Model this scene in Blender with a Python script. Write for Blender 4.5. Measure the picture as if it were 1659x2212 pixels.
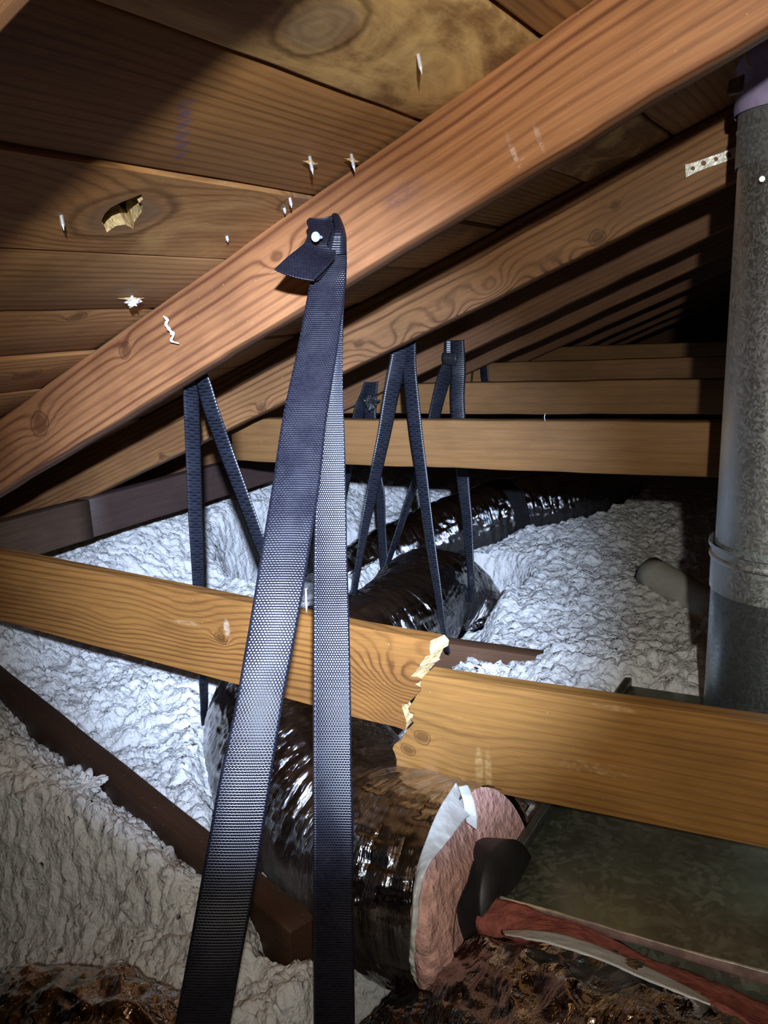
import bpy, bmesh, math, random
import numpy as np
from mathutils import Vector, Matrix
from mathutils.geometry import tessellate_polygon

random.seed(7); RNG = np.random.RandomState(11)
scene = bpy.context.scene
for o in list(bpy.data.objects): bpy.data.objects.remove(o)
COL = scene.collection

# ------------------------------------------------------------------ camera
F = 1902.2; CX, CY = 829.5, 1106.0; CZ = 0.9
Xw = np.array([3480, 221, -F]); Xw /= np.linalg.norm(Xw)
Yw = np.array([1070, -476, F]); Yw /= np.linalg.norm(Yw)
Zw = np.cross(Xw, Yw)
M3 = np.array([Xw, Yw, Zw]); CAM = np.array([0, 0, CZ])
cam_d = bpy.data.cameras.new('camera'); cam = bpy.data.objects.new('camera', cam_d); COL.objects.link(cam)
cam_d.sensor_fit = 'HORIZONTAL'; cam_d.sensor_width = 36; cam_d.lens = F * 36 / 1659
cam_d.clip_start = 0.01; cam_d.clip_end = 50
m = Matrix.Identity(4)
for i in range(3):
    m[i][0] = M3[i][0]; m[i][1] = -M3[i][1]; m[i][2] = -M3[i][2]; m[i][3] = CAM[i]
cam.matrix_world = m
scene.camera = cam

# ------------------------------------------------------------------ light and exposure
scene.view_settings.view_transform = 'Standard'; scene.view_settings.look = 'None'
scene.view_settings.gamma = 1; scene.view_settings.use_curve_mapping = False
scene.view_settings.exposure = 0.0
w = bpy.data.worlds.new('world'); scene.world = w; w.use_nodes = True
w.node_tree.nodes['Background'].inputs[0].default_value = (0.002, 0.002, 0.0025, 1)
w.node_tree.nodes['Background'].inputs[1].default_value = 1.0

def ray(px, py): return M3 @ np.array([px - CX, py - CY, F]) / F
def PY(px, py, Y): d = ray(px, py); return CAM + d * (Y / d[1])
def PZ(px, py, Z): d = ray(px, py); return CAM + d * ((Z - CZ) / d[2])
def PD(px, py, D): return CAM + ray(px, py) * D

LAMP = np.array([0.12, -0.15, 1.03])
def spot(name, energy, color, angle, blend, target, radius):
    l = bpy.data.lights.new(name, 'SPOT'); o = bpy.data.objects.new(name, l); COL.objects.link(o)
    l.energy = energy; l.color = color; l.spot_size = math.radians(angle); l.spot_blend = blend
    l.shadow_soft_size = radius
    o.location = LAMP
    o.rotation_euler = (Vector(target) - Vector(LAMP)).to_track_quat('-Z', 'Y').to_euler()
    return o
spot('headlamp_beam', 430, (0.56, 0.70, 1.0), 38, 1.0, PD(680, 1200, 2.0), 0.011)
spot('headlamp_spill', 46, (1.0, 0.95, 0.84), 128, 1.0, PD(1000, 160, 2.0), 0.011)

# ------------------------------------------------------------------ roof plane helpers
TH = math.atan(0.394)
RV = np.array([math.cos(TH), 0, math.sin(TH)]); NV = np.array([-math.sin(TH), 0, math.cos(TH)])
RB = np.array([0, 0, CZ + 0.2237])
RD = 0.089
def PN(px, py, n):
    d = ray(px, py); t = (n - np.dot(CAM - RB, NV)) / np.dot(d, NV); return CAM + d * t
def S(s, y, n): return RB + RV * s + NV * n + np.array([0, y, 0])

# ------------------------------------------------------------------ numeric noise
_perm = RNG.permutation(256).astype(np.int64); _perm = np.concatenate([_perm, _perm, _perm])
_g = RNG.normal(size=(256, 3)); _g /= np.linalg.norm(_g, axis=1)[:, None]
def pn(x, y, z):
    x, y, z = np.broadcast_arrays(np.asarray(x, float), y, z)
    xi, yi, zi = np.floor(x), np.floor(y), np.floor(z); fx, fy, fz = x - xi, y - yi, z - zi
    xi, yi, zi = [np.mod(a, 256).astype(np.int64) for a in (xi, yi, zi)]
    u, v, q = [t * t * t * (t * (t * 6 - 15) + 10) for t in (fx, fy, fz)]
    def g(a, b, c):
        h = _perm[_perm[_perm[xi + a] + yi + b] + zi + c]
        gg = _g[h]; return gg[..., 0] * (fx - a) + gg[..., 1] * (fy - b) + gg[..., 2] * (fz - c)
    L = lambda a, b, t: a + (b - a) * t
    return L(L(L(g(0,0,0), g(1,0,0), u), L(g(0,1,0), g(1,1,0), u), v), L(L(g(0,0,1), g(1,0,1), u), L(g(0,1,1), g(1,1,1), u), v), q) * 1.6
def ss(a, b, x): t = np.clip((x - a) / (b - a), 0, 1); return t * t * (3 - 2 * t)

# ------------------------------------------------------------------ object helpers
def tag(o, label=None, cat=None, group=None, kind=None):
    if label: o['label'] = label
    if cat: o['category'] = cat
    if group: o['group'] = group
    if kind: o['kind'] = kind
    return o
def link(name, me, mat=None, parent=None):
    o = bpy.data.objects.new(name, me); COL.objects.link(o)
    if mat is not None and me is not None:
        for mm in (mat if isinstance(mat, (list, tuple)) else [mat]): me.materials.append(mm)
    if parent is not None: put(o, parent)
    return o
def put(o, parent):
    bpy.context.view_layer.update()
    o.parent = parent; o.matrix_parent_inverse = parent.matrix_world.inverted(); return o
def thing(name, loc, label, cat, group=None):
    o = bpy.data.objects.new(name, None); COL.objects.link(o); o.location = loc; o.empty_display_size = 0.03
    bpy.context.view_layer.update()
    return tag(o, label, cat, group)
def mesh_from(verts, faces, smooth=False, uvs=None):
    me = bpy.data.meshes.new('mesh'); me.from_pydata([tuple(map(float, v)) for v in verts], [], faces)
    if smooth: me.polygons.foreach_set('use_smooth', [True] * len(me.polygons))
    if uvs is not None:
        uvl = me.uv_layers.new(name='uv'); idx = np.zeros(len(me.loops), np.int32); me.loops.foreach_get('vertex_index', idx)
        uvl.data.foreach_set('uv', np.asarray(uvs, float)[idx].ravel())
    me.validate(); me.update(); return me
def grid_mesh(P, smooth=True, closed_v=False, uvs=None):
    nu, nv = P.shape[:2]
    idx = np.arange(nu * nv).reshape(nu, nv)
    if closed_v: a = idx[:-1, :]; b = np.roll(idx, -1, 1)[:-1, :]; c = np.roll(idx, -1, 1)[1:, :]; d = idx[1:, :]
    else: a = idx[:-1, :-1]; b = idx[:-1, 1:]; c = idx[1:, 1:]; d = idx[1:, :-1]
    q = np.stack([a, b, c, d], -1).reshape(-1, 4)
    me = bpy.data.meshes.new('mesh'); v = P.reshape(-1, 3)
    me.vertices.add(len(v)); me.vertices.foreach_set('co', v.ravel())
    me.loops.add(q.size); me.loops.foreach_set('vertex_index', q.ravel().astype(np.int32))
    me.polygons.add(len(q)); me.polygons.foreach_set('loop_start', np.arange(0, q.size, 4, dtype=np.int32))
    if smooth: me.polygons.foreach_set('use_smooth', np.ones(len(q), bool))
    if uvs is not None:
        uvl = me.uv_layers.new(name='uv'); uvl.data.foreach_set('uv', uvs.reshape(-1, 2)[q.ravel()].ravel())
    me.update(calc_edges=True); me.validate(); return me
def frame(o, O, ex, ez):
    ex = np.array(ex, float); ez = np.array(ez, float); ey = np.cross(ez, ex)
    mm = Matrix.Identity(4)
    for i in range(3): mm[i][0] = ex[i]; mm[i][1] = ey[i]; mm[i][2] = ez[i]; mm[i][3] = O[i]
    o.matrix_world = mm; return o
def box_mesh(L, H, T, nx=40, rough=0.0006, bev=0.0025, seed=0):
    """board along local x, height local z, thickness local +y, eased edges with slight waviness"""
    prof = [(0, bev), (0, H - bev), (bev * .3, H - bev * .3), (bev, H), (T - bev, H), (T - bev * .3, H - bev * .3), (T, H - bev), (T, bev), (T - bev * .3, bev * .3), (T - bev, 0), (bev, 0), (bev * .3, bev * .3)]
    xs = np.linspace(0, L, nx + 1); pts = np.zeros((nx + 1, 12, 3))
    for j, (y, z) in enumerate(prof):
        pts[:, j, 0] = xs
        pts[:, j, 1] = y + pn(xs * 9, seed + (0 if y < T / 2 else 5), z * 6) * rough * 2
        pts[:, j, 2] = z + pn(xs * 11, seed + 9.3 + (0 if z < H / 2 else 7), 0.5) * rough * 2 + pn(xs * 60, seed + 2.3, y * 90) * rough
    me = grid_mesh(pts, smooth=False, closed_v=True)
    bm = bmesh.new(); bm.from_mesh(me); bm.verts.ensure_lookup_table()
    bm.faces.new([bm.verts[j] for j in range(12)]); bm.faces.new([bm.verts[nx * 12 + j] for j in range(11, -1, -1)])
    bmesh.ops.recalc_face_normals(bm, faces=bm.faces); bm.to_mesh(me); bm.free(); return me
def slab_mesh(front, back, holes=(), mats=False, yf=0.0, yb=0.02):
    """polygon in local (x,z), extruded along y; back outline may differ (torn ends); side faces get material 1 when mats"""
    n = len(front); loops = [front] + list(holes); bl = [back] + list(holes)
    V = []; 
    for l in loops: V += [(p[0], yf, p[1]) for p in l]
    nf = len(V)
    for l in bl: V += [(p[0], yb, p[1]) for p in l]
    tf = tessellate_polygon([[Vector((p[0], p[1], 0)) for p in l] for l in loops])
    tb = tessellate_polygon([[Vector((p[0], p[1], 0)) for p in l] for l in bl])
    Fc = [tuple(t) for t in tf] + [tuple(nf + i for i in t) for t in tb]; k = len(Fc)
    off = 0
    for l in loops:
        for i in range(len(l)):
            a, b = off + i, off + (i + 1) % len(l); Fc.append((a, b, nf + b, nf + a))
        off += len(l)
    me = mesh_from(V, Fc)
    bm = bmesh.new(); bm.from_mesh(me); bmesh.ops.recalc_face_normals(bm, faces=bm.faces); bm.to_mesh(me); bm.free()
    return me, k
def catmull(P, n):
    P = np.asarray(P, float); k = len(P); t = np.linspace(0, k - 1, n); i = np.clip(t.astype(int), 0, k - 2); u = (t - i)[:, None]
    g = lambda j: P[np.clip(j, 0, k - 1)]
    p0, p1, p2, p3 = g(i - 1), g(i), g(i + 1), g(i + 2)
    p0 = np.where((i == 0)[:, None], 2 * p1 - p2, p0); p3 = np.where((i == k - 2)[:, None], 2 * p2 - p1, p3)
    return 0.5 * (2 * p1 + (p2 - p0) * u + (2 * p0 - 5 * p1 + 4 * p2 - p3) * u ** 2 + (3 * p1 - p0 - 3 * p2 + p3) * u ** 3)

# ------------------------------------------------------------------ materials
class NT:
    def __init__(s, name):
        s.m = bpy.data.materials.new(name); s.m.use_nodes = True; s.t = s.m.node_tree; s.N = s.t.nodes; s.L = s.t.links
        s.b = s.N['Principled BSDF']
    def n(s, typ, ins=None, **kw):
        nd = s.N.new(typ)
        for k, v in kw.items(): setattr(nd, k, v)
        for k, v in (ins or {}).items():
            if isinstance(v, bpy.types.NodeSocket): s.L.new(v, nd.inputs[k])
            else: nd.inputs[k].default_value = v
        return nd
    def math(s, op, a, b=0.0, c=0.0, clamp=False):
        nd = s.n('ShaderNodeMath', {0: a, 1: b, 2: c}, operation=op); nd.use_clamp = clamp; return nd.outputs[0]
    def vec(s, op, a, b=(0, 0, 0), out=0):
        return s.n('ShaderNodeVectorMath', {0: a, 1: b}, operation=op).outputs[out]
    def mix(s, f, a, b, blend='MIX'):
        nd = s.n('ShaderNodeMix', data_type='RGBA', blend_type=blend)
        for i, v in ((0, f), (6, a), (7, b)):
            if isinstance(v, bpy.types.NodeSocket): s.L.new(v, nd.inputs[i])
            else: nd.inputs[i].default_value = v if i == 0 else (tuple(v) + (1,))[:4]
        return nd.outputs[2]
    def noise(s, vec, scale, detail=4, rough=0.5, dist=0.0):
        return s.n('ShaderNodeTexNoise', {'Vector': vec, 'Scale': scale, 'Detail': detail, 'Roughness': rough, 'Distortion': dist}).outputs[0]
    def mr(s, v, a, b, c=0.0, d=1.0, smooth=True):
        return s.n('ShaderNodeMapRange', {'Value': v, 'From Min': a, 'From Max': b, 'To Min': c, 'To Max': d}, interpolation_type='SMOOTHSTEP' if smooth else 'LINEAR').outputs[0]
    def set(s, **kw):
        for k, v in kw.items():
            k = k.replace('_', ' ')
            if isinstance(v, bpy.types.NodeSocket): s.L.new(v, s.b.inputs[k])
            else: s.b.inputs[k].default_value = v if not isinstance(v, tuple) or len(v) == 4 else v + (1,)
    def bump(s, h, strength=0.5, dist=0.001, normal=None):
        ins = {'Height': h, 'Strength': strength, 'Distance': dist}
        if normal is not None: ins['Normal'] = normal
        return s.n('ShaderNodeBump', ins).outputs[0]

def wood(name, light, dark, freq=90, amp=0.05, seed=0.0, knots=(), ring=0.75, rough=0.62, blotch=0.35, tilt=0.0, streak=(1.2, 7, 7), knotcol=None, cloud=None, cloudw=0.7, marks=()):
    """knots: (x, z, radius, push) in the piece's own metres"""
    t = NT(name); co = t.n('ShaderNodeTexCoord').outputs['Object']
    sx = t.n('ShaderNodeSeparateXYZ', {0: co})
    x, y, z = sx.outputs
    off = t.vec('ADD', co, (seed * 3.1, seed * 1.7, seed * 2.3))
    n1 = t.noise(t.vec('MULTIPLY', off, streak), 1.0, 2, 0.45)
    n2 = t.noise(t.vec('MULTIPLY', off, (6, 45, 45)), 1.0, 2, 0.5)
    Fv = t.math('ADD', z, t.math('MULTIPLY', y, 0.7))
    Fv = t.math('ADD', Fv, t.math('MULTIPLY', x, tilt))
    Fv = t.math('ADD', Fv, t.math('MULTIPLY', t.math('SUBTRACT', n1, 0.5), amp))
    Fv = t.math('ADD', Fv, t.math('MULTIPLY', t.math('SUBTRACT', n2, 0.5), amp * 0.12))
    kd = []
    wob = t.vec('MULTIPLY', t.vec('SUBTRACT', t.n('ShaderNodeTexNoise', {'Vector': off, 'Scale': 26.0, 'Detail': 3.0}).outputs[1], (0.5, 0.5, 0.5)), (0.018, 0.0, 0.014))
    for kt in knots:
        kx, kz, kr, push = kt[:4]; core_on = len(kt) < 5
        v = t.vec('ADD', t.vec('SUBTRACT', co, (kx, 0, kz)), wob)
        g = t.vec('LENGTH', t.vec('MULTIPLY', v, (0.45 / kr, 0, 0.75 / kr)), out=1)
        g = t.math('EXPONENT', t.math('MULTIPLY', t.math('MULTIPLY', g, g), -1.0))
        Fv = t.math('ADD', Fv, t.math('MULTIPLY', g, push))
        d = t.vec('LENGTH', t.vec('MULTIPLY', v, (0.8 / kr, 0, 1.0 / kr)), out=1)
        if core_on: kd.append(d)
    r = t.math('SINE', t.math('MULTIPLY', Fv, freq * 6.2832))
    r = t.math('POWER', t.math('MULTIPLY_ADD', r, 0.5, 0.5), 3.0)
    var = t.noise(t.vec('MULTIPLY', off, (1.5, 25, 25)), 1.0, 2, 0.5)
    r = t.math('MULTIPLY', r, t.math('MULTIPLY', t.mr(var, 0.3, 0.65, 0.35, 1.0), ring))
    col = t.mix(r, light, dark)
    fib = t.noise(t.vec('MULTIPLY', off, (14, 420, 420)), 1.0, 3, 0.6)
    col = t.mix(t.mr(fib, 0.3, 0.7, 0.0, 0.30), col, tuple(c * 0.55 for c in dark))
    bl = t.noise(t.vec('MULTIPLY', off, (5, 9, 9)), 1.0, 4, 0.6)
    col = t.mix(t.mr(bl, 0.42, 0.72, 0.0, blotch), col, tuple(c * 0.5 for c in dark))
    if cloud:
        cl = t.noise(t.vec('MULTIPLY', off, (7, 14, 14)), 1.0, 5, 0.65, 0.8)
        col = t.mix(t.mr(cl, 0.60 - cloudw * .2, 0.75, 0.0, cloudw), col, cloud)
    for d in kd:
        kc = knotcol or tuple(c * 0.8 for c in dark)
        core = t.mr(d, 0.6, 1.0, 0.7, 0.0)
        kring = t.math('SINE', t.math('MULTIPLY', t.math('ADD', d, t.math('MULTIPLY', n2, 0.5)), 22.0))
        kcol = t.mix(t.math('MULTIPLY_ADD', kring, 0.12, 0.3), kc, tuple(c * 0.45 for c in dark))
        col = t.mix(core, col, kcol)
        edge = t.math('MULTIPLY', t.mr(d, 0.85, 1.0), t.mr(d, 1.0, 1.22, 1.0, 0.0))
        col = t.mix(t.math('MULTIPLY', edge, 0.6), col, tuple(c * 0.35 for c in dark))
    vr = t.noise(t.vec('ADD', co, (seed, 3, 1)), 230, 2, 0.5)
    col = t.mix(t.mr(vr, 0.70, 0.78, 0.0, 0.35), col, (0.55, 0.42, 0.28))
    for (mx, mz, rx, rz, mc, dens) in marks:
        v = t.vec('LENGTH', t.vec('MULTIPLY', t.vec('SUBTRACT', co, (mx, 0, mz)), (1 / rx, 0, 1 / rz)), out=1)
        mn = t.noise(t.vec('MULTIPLY', off, (60, 90, 150)), 1.0, 5, 0.75)
        col = t.mix(t.math('MULTIPLY', t.mr(v, 0.5, 1.0, 1.0, 0.0), t.mr(mn, 0.5 - dens * .35, 0.8 - dens * .2, 0.0, 0.55)), col, mc)
    h = t.math('ADD', t.math('MULTIPLY', fib, 0.6), t.math('MULTIPLY', r, 0.5))
    t.set(Base_Color=col, Roughness=rough, Normal=t.bump(h, 0.35, 0.0006))
    t.b.inputs['Specular IOR Level'].default_value = 0.35
    return t.m

def flat(name, col, rough=0.6, metal=0.0, bump=None, spec=0.5, var=0.25, scale=40):
    t = NT(name); co = t.n('ShaderNodeTexCoord').outputs['Object']
    n = t.noise(co, scale, 4, 0.6)
    c = t.mix(t.mr(n, 0.3, 0.7), tuple(k * (1 - var) for k in col), tuple(min(1, k * (1 + var)) for k in col))
    t.set(Base_Color=c, Roughness=rough, Metallic=metal)
    t.b.inputs['Specular IOR Level'].default_value = spec
    if bump: t.set(Normal=t.bump(n, bump[0], bump[1]))
    return t.m

def webbing_mat(name, base=(0.0045, 0.0045, 0.0075), rough=0.28, pitch=0.0021, cell=0.0026, spec=0.36):
    t = NT(name); uv = t.n('ShaderNodeTexCoord').outputs['UV']
    s = t.n('ShaderNodeSeparateXYZ', {0: uv}); u, v, _ = s.outputs
    ru = t.math('DIVIDE', u, pitch); row = t.math('FLOOR', ru)
    a = t.math('SINE', t.math('MULTIPLY', ru, 6.2832))
    ph = t.math('MULTIPLY', t.math('MODULO', row, 2.0), 3.1416)
    b = t.math('SINE', t.math('ADD', t.math('MULTIPLY', v, 6.2832 / cell), ph))
    h = t.math('ADD', t.math('MULTIPLY', a, 0.6), t.math('MULTIPLY', b, 0.4))
    wn = t.n('ShaderNodeTexWhiteNoise', {'Vector': t.n('ShaderNodeCombineXYZ', {0: row, 1: t.math('FLOOR', t.math('DIVIDE', v, cell))}).outputs[0]}, noise_dimensions='2D').outputs[0]
    h = t.math('ADD', h, t.math('MULTIPLY', wn, 0.7))
    c = t.mix(t.mr(h, -0.6, 0.9), tuple(k * 0.5 for k in base), tuple(k * 2.2 for k in base))
    big = t.noise(uv, 26, 3, 0.6)
    t.set(Base_Color=c, Roughness=t.math('ADD', t.mr(big, 0.3, 0.7, -0.05, 0.09), rough), Normal=t.bump(h, 0.7, 0.00022))
    t.b.inputs['Specular IOR Level'].default_value = spec
    return t.m

def foil_mat(name, tint=(0.56, 0.55, 0.55), rough=0.075, streak=(6, 150), crumple=0.0, strength=0.7, dark=0.0):
    """aluminised film; uv u runs along the duct in metres, v round it in metres"""
    t = NT(name); uv = t.n('ShaderNodeTexCoord').outputs['UV']; ob = t.n('ShaderNodeTexCoord').outputs['Object']
    a = t.noise(t.vec('MULTIPLY', uv, (streak[1], streak[0], 1)), 1.0, 5, 0.65, 1.2)
    b = t.noise(t.vec('MULTIPLY', uv, (streak[1] * 2.6, streak[0] * 4, 1)), 1.0, 4, 0.6, 0.6)
    h = t.math('ADD', a, t.math('MULTIPLY', b, 0.35))
    if crumple > 0:
        v1 = t.n('ShaderNodeTexVoronoi', {'Vector': t.vec('ADD', ob, t.n('ShaderNodeTexNoise', {'Vector': ob, 'Scale': 9.0}).outputs[1]), 'Scale': 16.0}, feature='DISTANCE_TO_EDGE').outputs[0]
        v2 = t.n('ShaderNodeTexVoronoi', {'Vector': ob, 'Scale': 42.0}, feature='F1').outputs[0]
        h = t.math('ADD', h, t.math('MULTIPLY', t.math('ADD', v1, t.math('MULTIPLY', v2, 0.6)), crumple))
    n = t.noise(ob, 30, 3, 0.5)
    c = t.mix(t.mr(n, 0.35, 0.7, 0.0, 0.7), tint, tuple(k * 0.62 for k in tint))
    t.set(Base_Color=c, Metallic=1.0, Roughness=t.mr(n, 0.3, 0.7, rough * 0.7, rough * 1.5), Normal=t.bump(h, strength, 0.004))
    return t.m

def galv_mat(name, base=(0.42, 0.45, 0.44), rough=0.38, spangle=26, dirt=0.35, contrast=0.5, metal=0.9):
    t = NT(name); co = t.n('ShaderNodeTexCoord').outputs['Object']
    v = t.n('ShaderNodeTexVoronoi', {'Vector': t.vec('ADD', co, t.vec('MULTIPLY', t.n('ShaderNodeTexNoise', {'Vector': co, 'Scale': 30.0}).outputs[1], (0.03, 0.03, 0.03))), 'Scale': spangle}, feature='F1')
    g = t.n('ShaderNodeSeparateColor', {0: v.outputs['Color']}).outputs[0]
    n = t.noise(co, 9, 5, 0.6)
    c = t.mix(t.math('MULTIPLY', t.mr(g, 0.35, 1.0), contrast), base, tuple(min(1, k * 1.6) for k in base))
    c = t.mix(t.mr(n, 0.4, 0.75, 0.0, dirt), c, (0.10, 0.095, 0.075))
    t.set(Base_Color=c, Metallic=metal, Roughness=t.math('ADD', t.math('MULTIPLY', g, 0.18), rough), Normal=t.bump(n, 0.2, 0.002))
    return t.m

def fluff_mat(name, col=(0.80, 0.81, 0.80), dirty=(0.30, 0.26, 0.18), scale=1.0, bump=1.0):
    t = NT(name); co = t.n('ShaderNodeTexCoord').outputs['Object']
    wv = t.vec('ADD', co, t.vec('MULTIPLY', t.n('ShaderNodeTexNoise', {'Vector': co, 'Scale': 60.0 * scale, 'Detail': 3.0}).outputs[1], (0.012, 0.012, 0.012)))
    v1 = t.n('ShaderNodeTexVoronoi', {'Vector': wv, 'Scale': 55.0 * scale}, feature='SMOOTH_F1').outputs[0]
    v2 = t.n('ShaderNodeTexVoronoi', {'Vector': wv, 'Scale': 190.0 * scale}, feature='F1').outputs[0]
    n = t.noise(co, 420 * scale, 4, 0.7)
    h = t.math('ADD', t.math('MULTIPLY', v1, -1.7), t.math('ADD', t.math('MULTIPLY', v2, -0.35), t.math('MULTIPLY', n, 0.35)))
    d1 = t.noise(co, 9, 4, 0.65); d2 = t.noise(co, 60, 4, 0.6)
    sp = t.math('MULTIPLY', t.mr(d1, 0.52, 0.72), t.mr(d2, 0.42, 0.7))
    c = t.mix(t.math('MULTIPLY', sp, 0.55), col, dirty)
    c = t.mix(t.mr(d2, 0.66, 0.74, 0.0, 0.7), c, (0.12, 0.11, 0.09))
    t.set(Base_Color=c, Roughness=0.95, Normal=t.bump(h, bump, 0.006))
    t.b.inputs['Specular IOR Level'].default_value = 0.1
    t.b.inputs['Sheen Weight'].default_value = 0.15
    return t.m

m_web = webbing_mat('black_webbing')
m_web2 = webbing_mat('black_webbing_far', base=(0.007, 0.008, 0.012), rough=0.33, pitch=0.0042, cell=0.02)
m_foil = foil_mat('silver_film')
m_foilc = foil_mat('crumpled_film', tint=(0.42, 0.38, 0.36), rough=0.05, streak=(14, 60), crumple=0.5, strength=0.7)
m_fluff = fluff_mat('white_blown_insulation')
m_pale = flat('fresh_torn_wood', (0.50, 0.37, 0.17), 0.8, bump=(1.0, 0.004), scale=160)
m_white = flat('white_film', (0.62, 0.66, 0.66), 0.35, bump=(0.6, 0.004), scale=45, var=0.15)
m_pink = flat('pink_fibreglass', (0.62, 0.37, 0.32), 0.95, bump=(1.0, 0.006), scale=90, spec=0.1)
m_red = flat('red_fibreglass', (0.30, 0.095, 0.075), 0.9, bump=(1.0, 0.006), scale=70, spec=0.2)
m_black = flat('black_rubbery', (0.012, 0.012, 0.013), 0.5)
m_galv = galv_mat('galvanised_sheet', base=(0.26, 0.30, 0.23), rough=0.42, spangle=150, dirt=0.75, contrast=0.4)
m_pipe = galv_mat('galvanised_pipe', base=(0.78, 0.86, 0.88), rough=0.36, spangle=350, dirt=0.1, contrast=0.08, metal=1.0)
m_steel = flat('bright_steel', (0.75, 0.78, 0.74), 0.3, metal=0.85, bump=(0.3, 0.002), scale=60)
m_nail = flat('nail_steel', (0.62, 0.66, 0.75), 0.4, metal=0.6)
m_web_white = flat('cobweb_white', (0.7, 0.72, 0.75), 0.8)

# ------------------------------------------------------------------ the setting: sheathing, attic ends
joints = [-1.143 - .128 * k for k in range(7, 0, -1)] + [-1.143, -1.018, -.891, -.761, -.635, -.503, -.365, -.239, -.09, .05, .19, .33, .47, .61, .75, .89, 1.03, 1.17, 1.31]
m_dark = flat('roof_underlay', (0.02, 0.018, 0.016), 0.95)
ceil = link('ceiling', box_mesh(6.6, 3.7, 0.01, nx=2), m_dark)
frame(ceil, S(-2.2, -1.0, RD + 0.045), (0, 1, 0), RV); tag(ceil, kind='structure')
def loc_on(o, p):
    return np.array(o.matrix_world.inverted() @ Vector(p))
brown = [((0.38, 0.20, 0.075), (0.15, 0.062, 0.02)), ((0.33, 0.18, 0.07), (0.13, 0.055, 0.02)), ((0.40, 0.205, 0.075), (0.16, 0.065, 0.022))]
hole = [(218,480),(226,462),(240,448),(262,437),(285,428),(305,420),(309,430),(300,438),(309,441),(306,458),(297,470),(290,480),(288,494),(270,485),(250,488),(231,502),(226,490)]
for i in range(len(joints) - 1):
    s0, s1 = joints[i], joints[i + 1]; W = s1 - s0 - 0.0035
    Y0 = -0.9; Ln = 6.4
    dn = 0.0 if i % 3 else 0.003
    mm = Matrix.Identity(4); O = S(s0, Y0, RD + dn)
    kn = []
    def lk(px, py, r, push):
        p = PN(px, py, RD) - O; return (p[1], float(np.dot(p, RV)), r, push)
    def inside(px, py):
        p = PN(px, py, RD); s = float(np.dot(p - RB, RV)); return s0 <= s < s1
    mk = ()
    if inside(400, 290): mk = tuple(tuple(lk(404 - 2 * j_, 232 + 22 * j_, 0, 0)[:2]) + (.006, .010, (.10, .09, .30), .7) for j_ in range(6))
    cw = .7; cloud = None; ringc = 0.7; knotc = None; am = 0.035
    if inside(690, 60): kn.append(lk(690, 55, 0.030, -0.035)); cloud = (0.85, 0.58, 0.24); knotc = (0.42, 0.31, 0.19); ringc = .25; cw = 1.0
    if inside(275, 462): kn.append(lk(268, 465, 0.040, 0.05)); cloud = (0.56, 0.34, 0.13); knotc = (0.24, 0.15, 0.09); am = .06
    if inside(600, 430): kn.append(lk(640, 440, 0.018, 0.02))
    if inside(90, 800): kn.append(lk(60, 810, 0.014, 0.02))
    if inside(200, 720): kn.append(lk(170, 690, 0.01, 0.02))
    for _ in range(2):
        if not kn and RNG.rand() < .6: kn.append((1.6 + RNG.rand() * 3, RNG.rand() * W, 0.012, 0.02 * (RNG.rand() * 2 - 1)))
    lt, dk = brown[i % 3]
    mat = wood('sheathing_wood_%02d' % i, lt, dk, freq=70 + 40 * RNG.rand(), amp=am, seed=i * 1.37 + 2, knots=kn, ring=ringc, cloud=cloud, cloudw=cw, marks=mk, knotcol=knotc, rough=0.7, blotch=0.5)
    if inside(275, 462):
        hp = []
        for (a, b) in hole:
            p = PN(a, b, RD) - O; hp.append((p[1], float(np.dot(p, RV))))
        out = [(0, 0), (Ln, 0), (Ln, W), (0, W)]
        me, k = slab_mesh(out, out, [hp], yb=0.019)
        me.materials.append(mat); me.materials.append(m_pale)
        nO = len(out)
        for q, p in enumerate(me.polygons):
            if q >= k + 4: p.material_index = 1
        b = bpy.data.objects.new('roof_board', me); COL.objects.link(b)
    else:
        b = link('roof_board', box_mesh(Ln, W, 0.019, nx=120, rough=0.0007, bev=0.003, seed=i * 3.3), mat)
    frame(b, O, (0, 1, 0), RV); put(b, ceil)

# back and side enclosure
m_wall = wood('gable_boards', (0.20, 0.11, 0.05), (0.10, 0.05, 0.025), seed=4, ring=.5)
wb = link('wall_back', box_mesh(5.0, 2.4, 0.02, nx=4), m_wall); wb.matrix_world = Matrix.Translation((-2.4, 5.2, 0)); tag(wb, kind='structure')
fl = link('floor', box_mesh(5.0, 6.2, 0.02, nx=4), flat('ceiling_drywall', (0.35, 0.34, 0.32), 0.9)); frame(fl, (-2.4, 5.25, 0.10), (1, 0, 0), (0, -1, 0)); tag(fl, kind='structure')

# ------------------------------------------------------------------ rafters
def rafter(sa, ya, sb, yb, mat, label, T=0.036, depth=RD, seed=0, sag=0.0):
    A = S(sa, ya, RD - depth); Bp = S(sb, yb, RD - depth); ex = (Bp - A); L = np.linalg.norm(ex); ex /= L
    ez = NV - ex * np.dot(NV, ex); ez /= np.linalg.norm(ez)
    o = link('rafter', box_mesh(L, depth, T, nx=160, rough=0.0008, bev=0.002, seed=seed), mat)
    frame(o, A, ex, ez); tag(o, label, 'rafter', 'rafters under the roof boards'); return o, A, ex, ez
def knots_on(A, ex, ez, Y, lst):
    out = []
    ey = np.cross(ez, ex)
    for kq in lst:
        px, py, r, push = kq[:4]
        d = ray(px, py); tt = np.dot(A - CAM, ey) / np.dot(d, ey); p = CAM + d * tt - A
        out.append((float(np.dot(p, ex)), float(np.dot(p, ez)), r, push) + tuple(kq[4:]))
    return out
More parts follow.
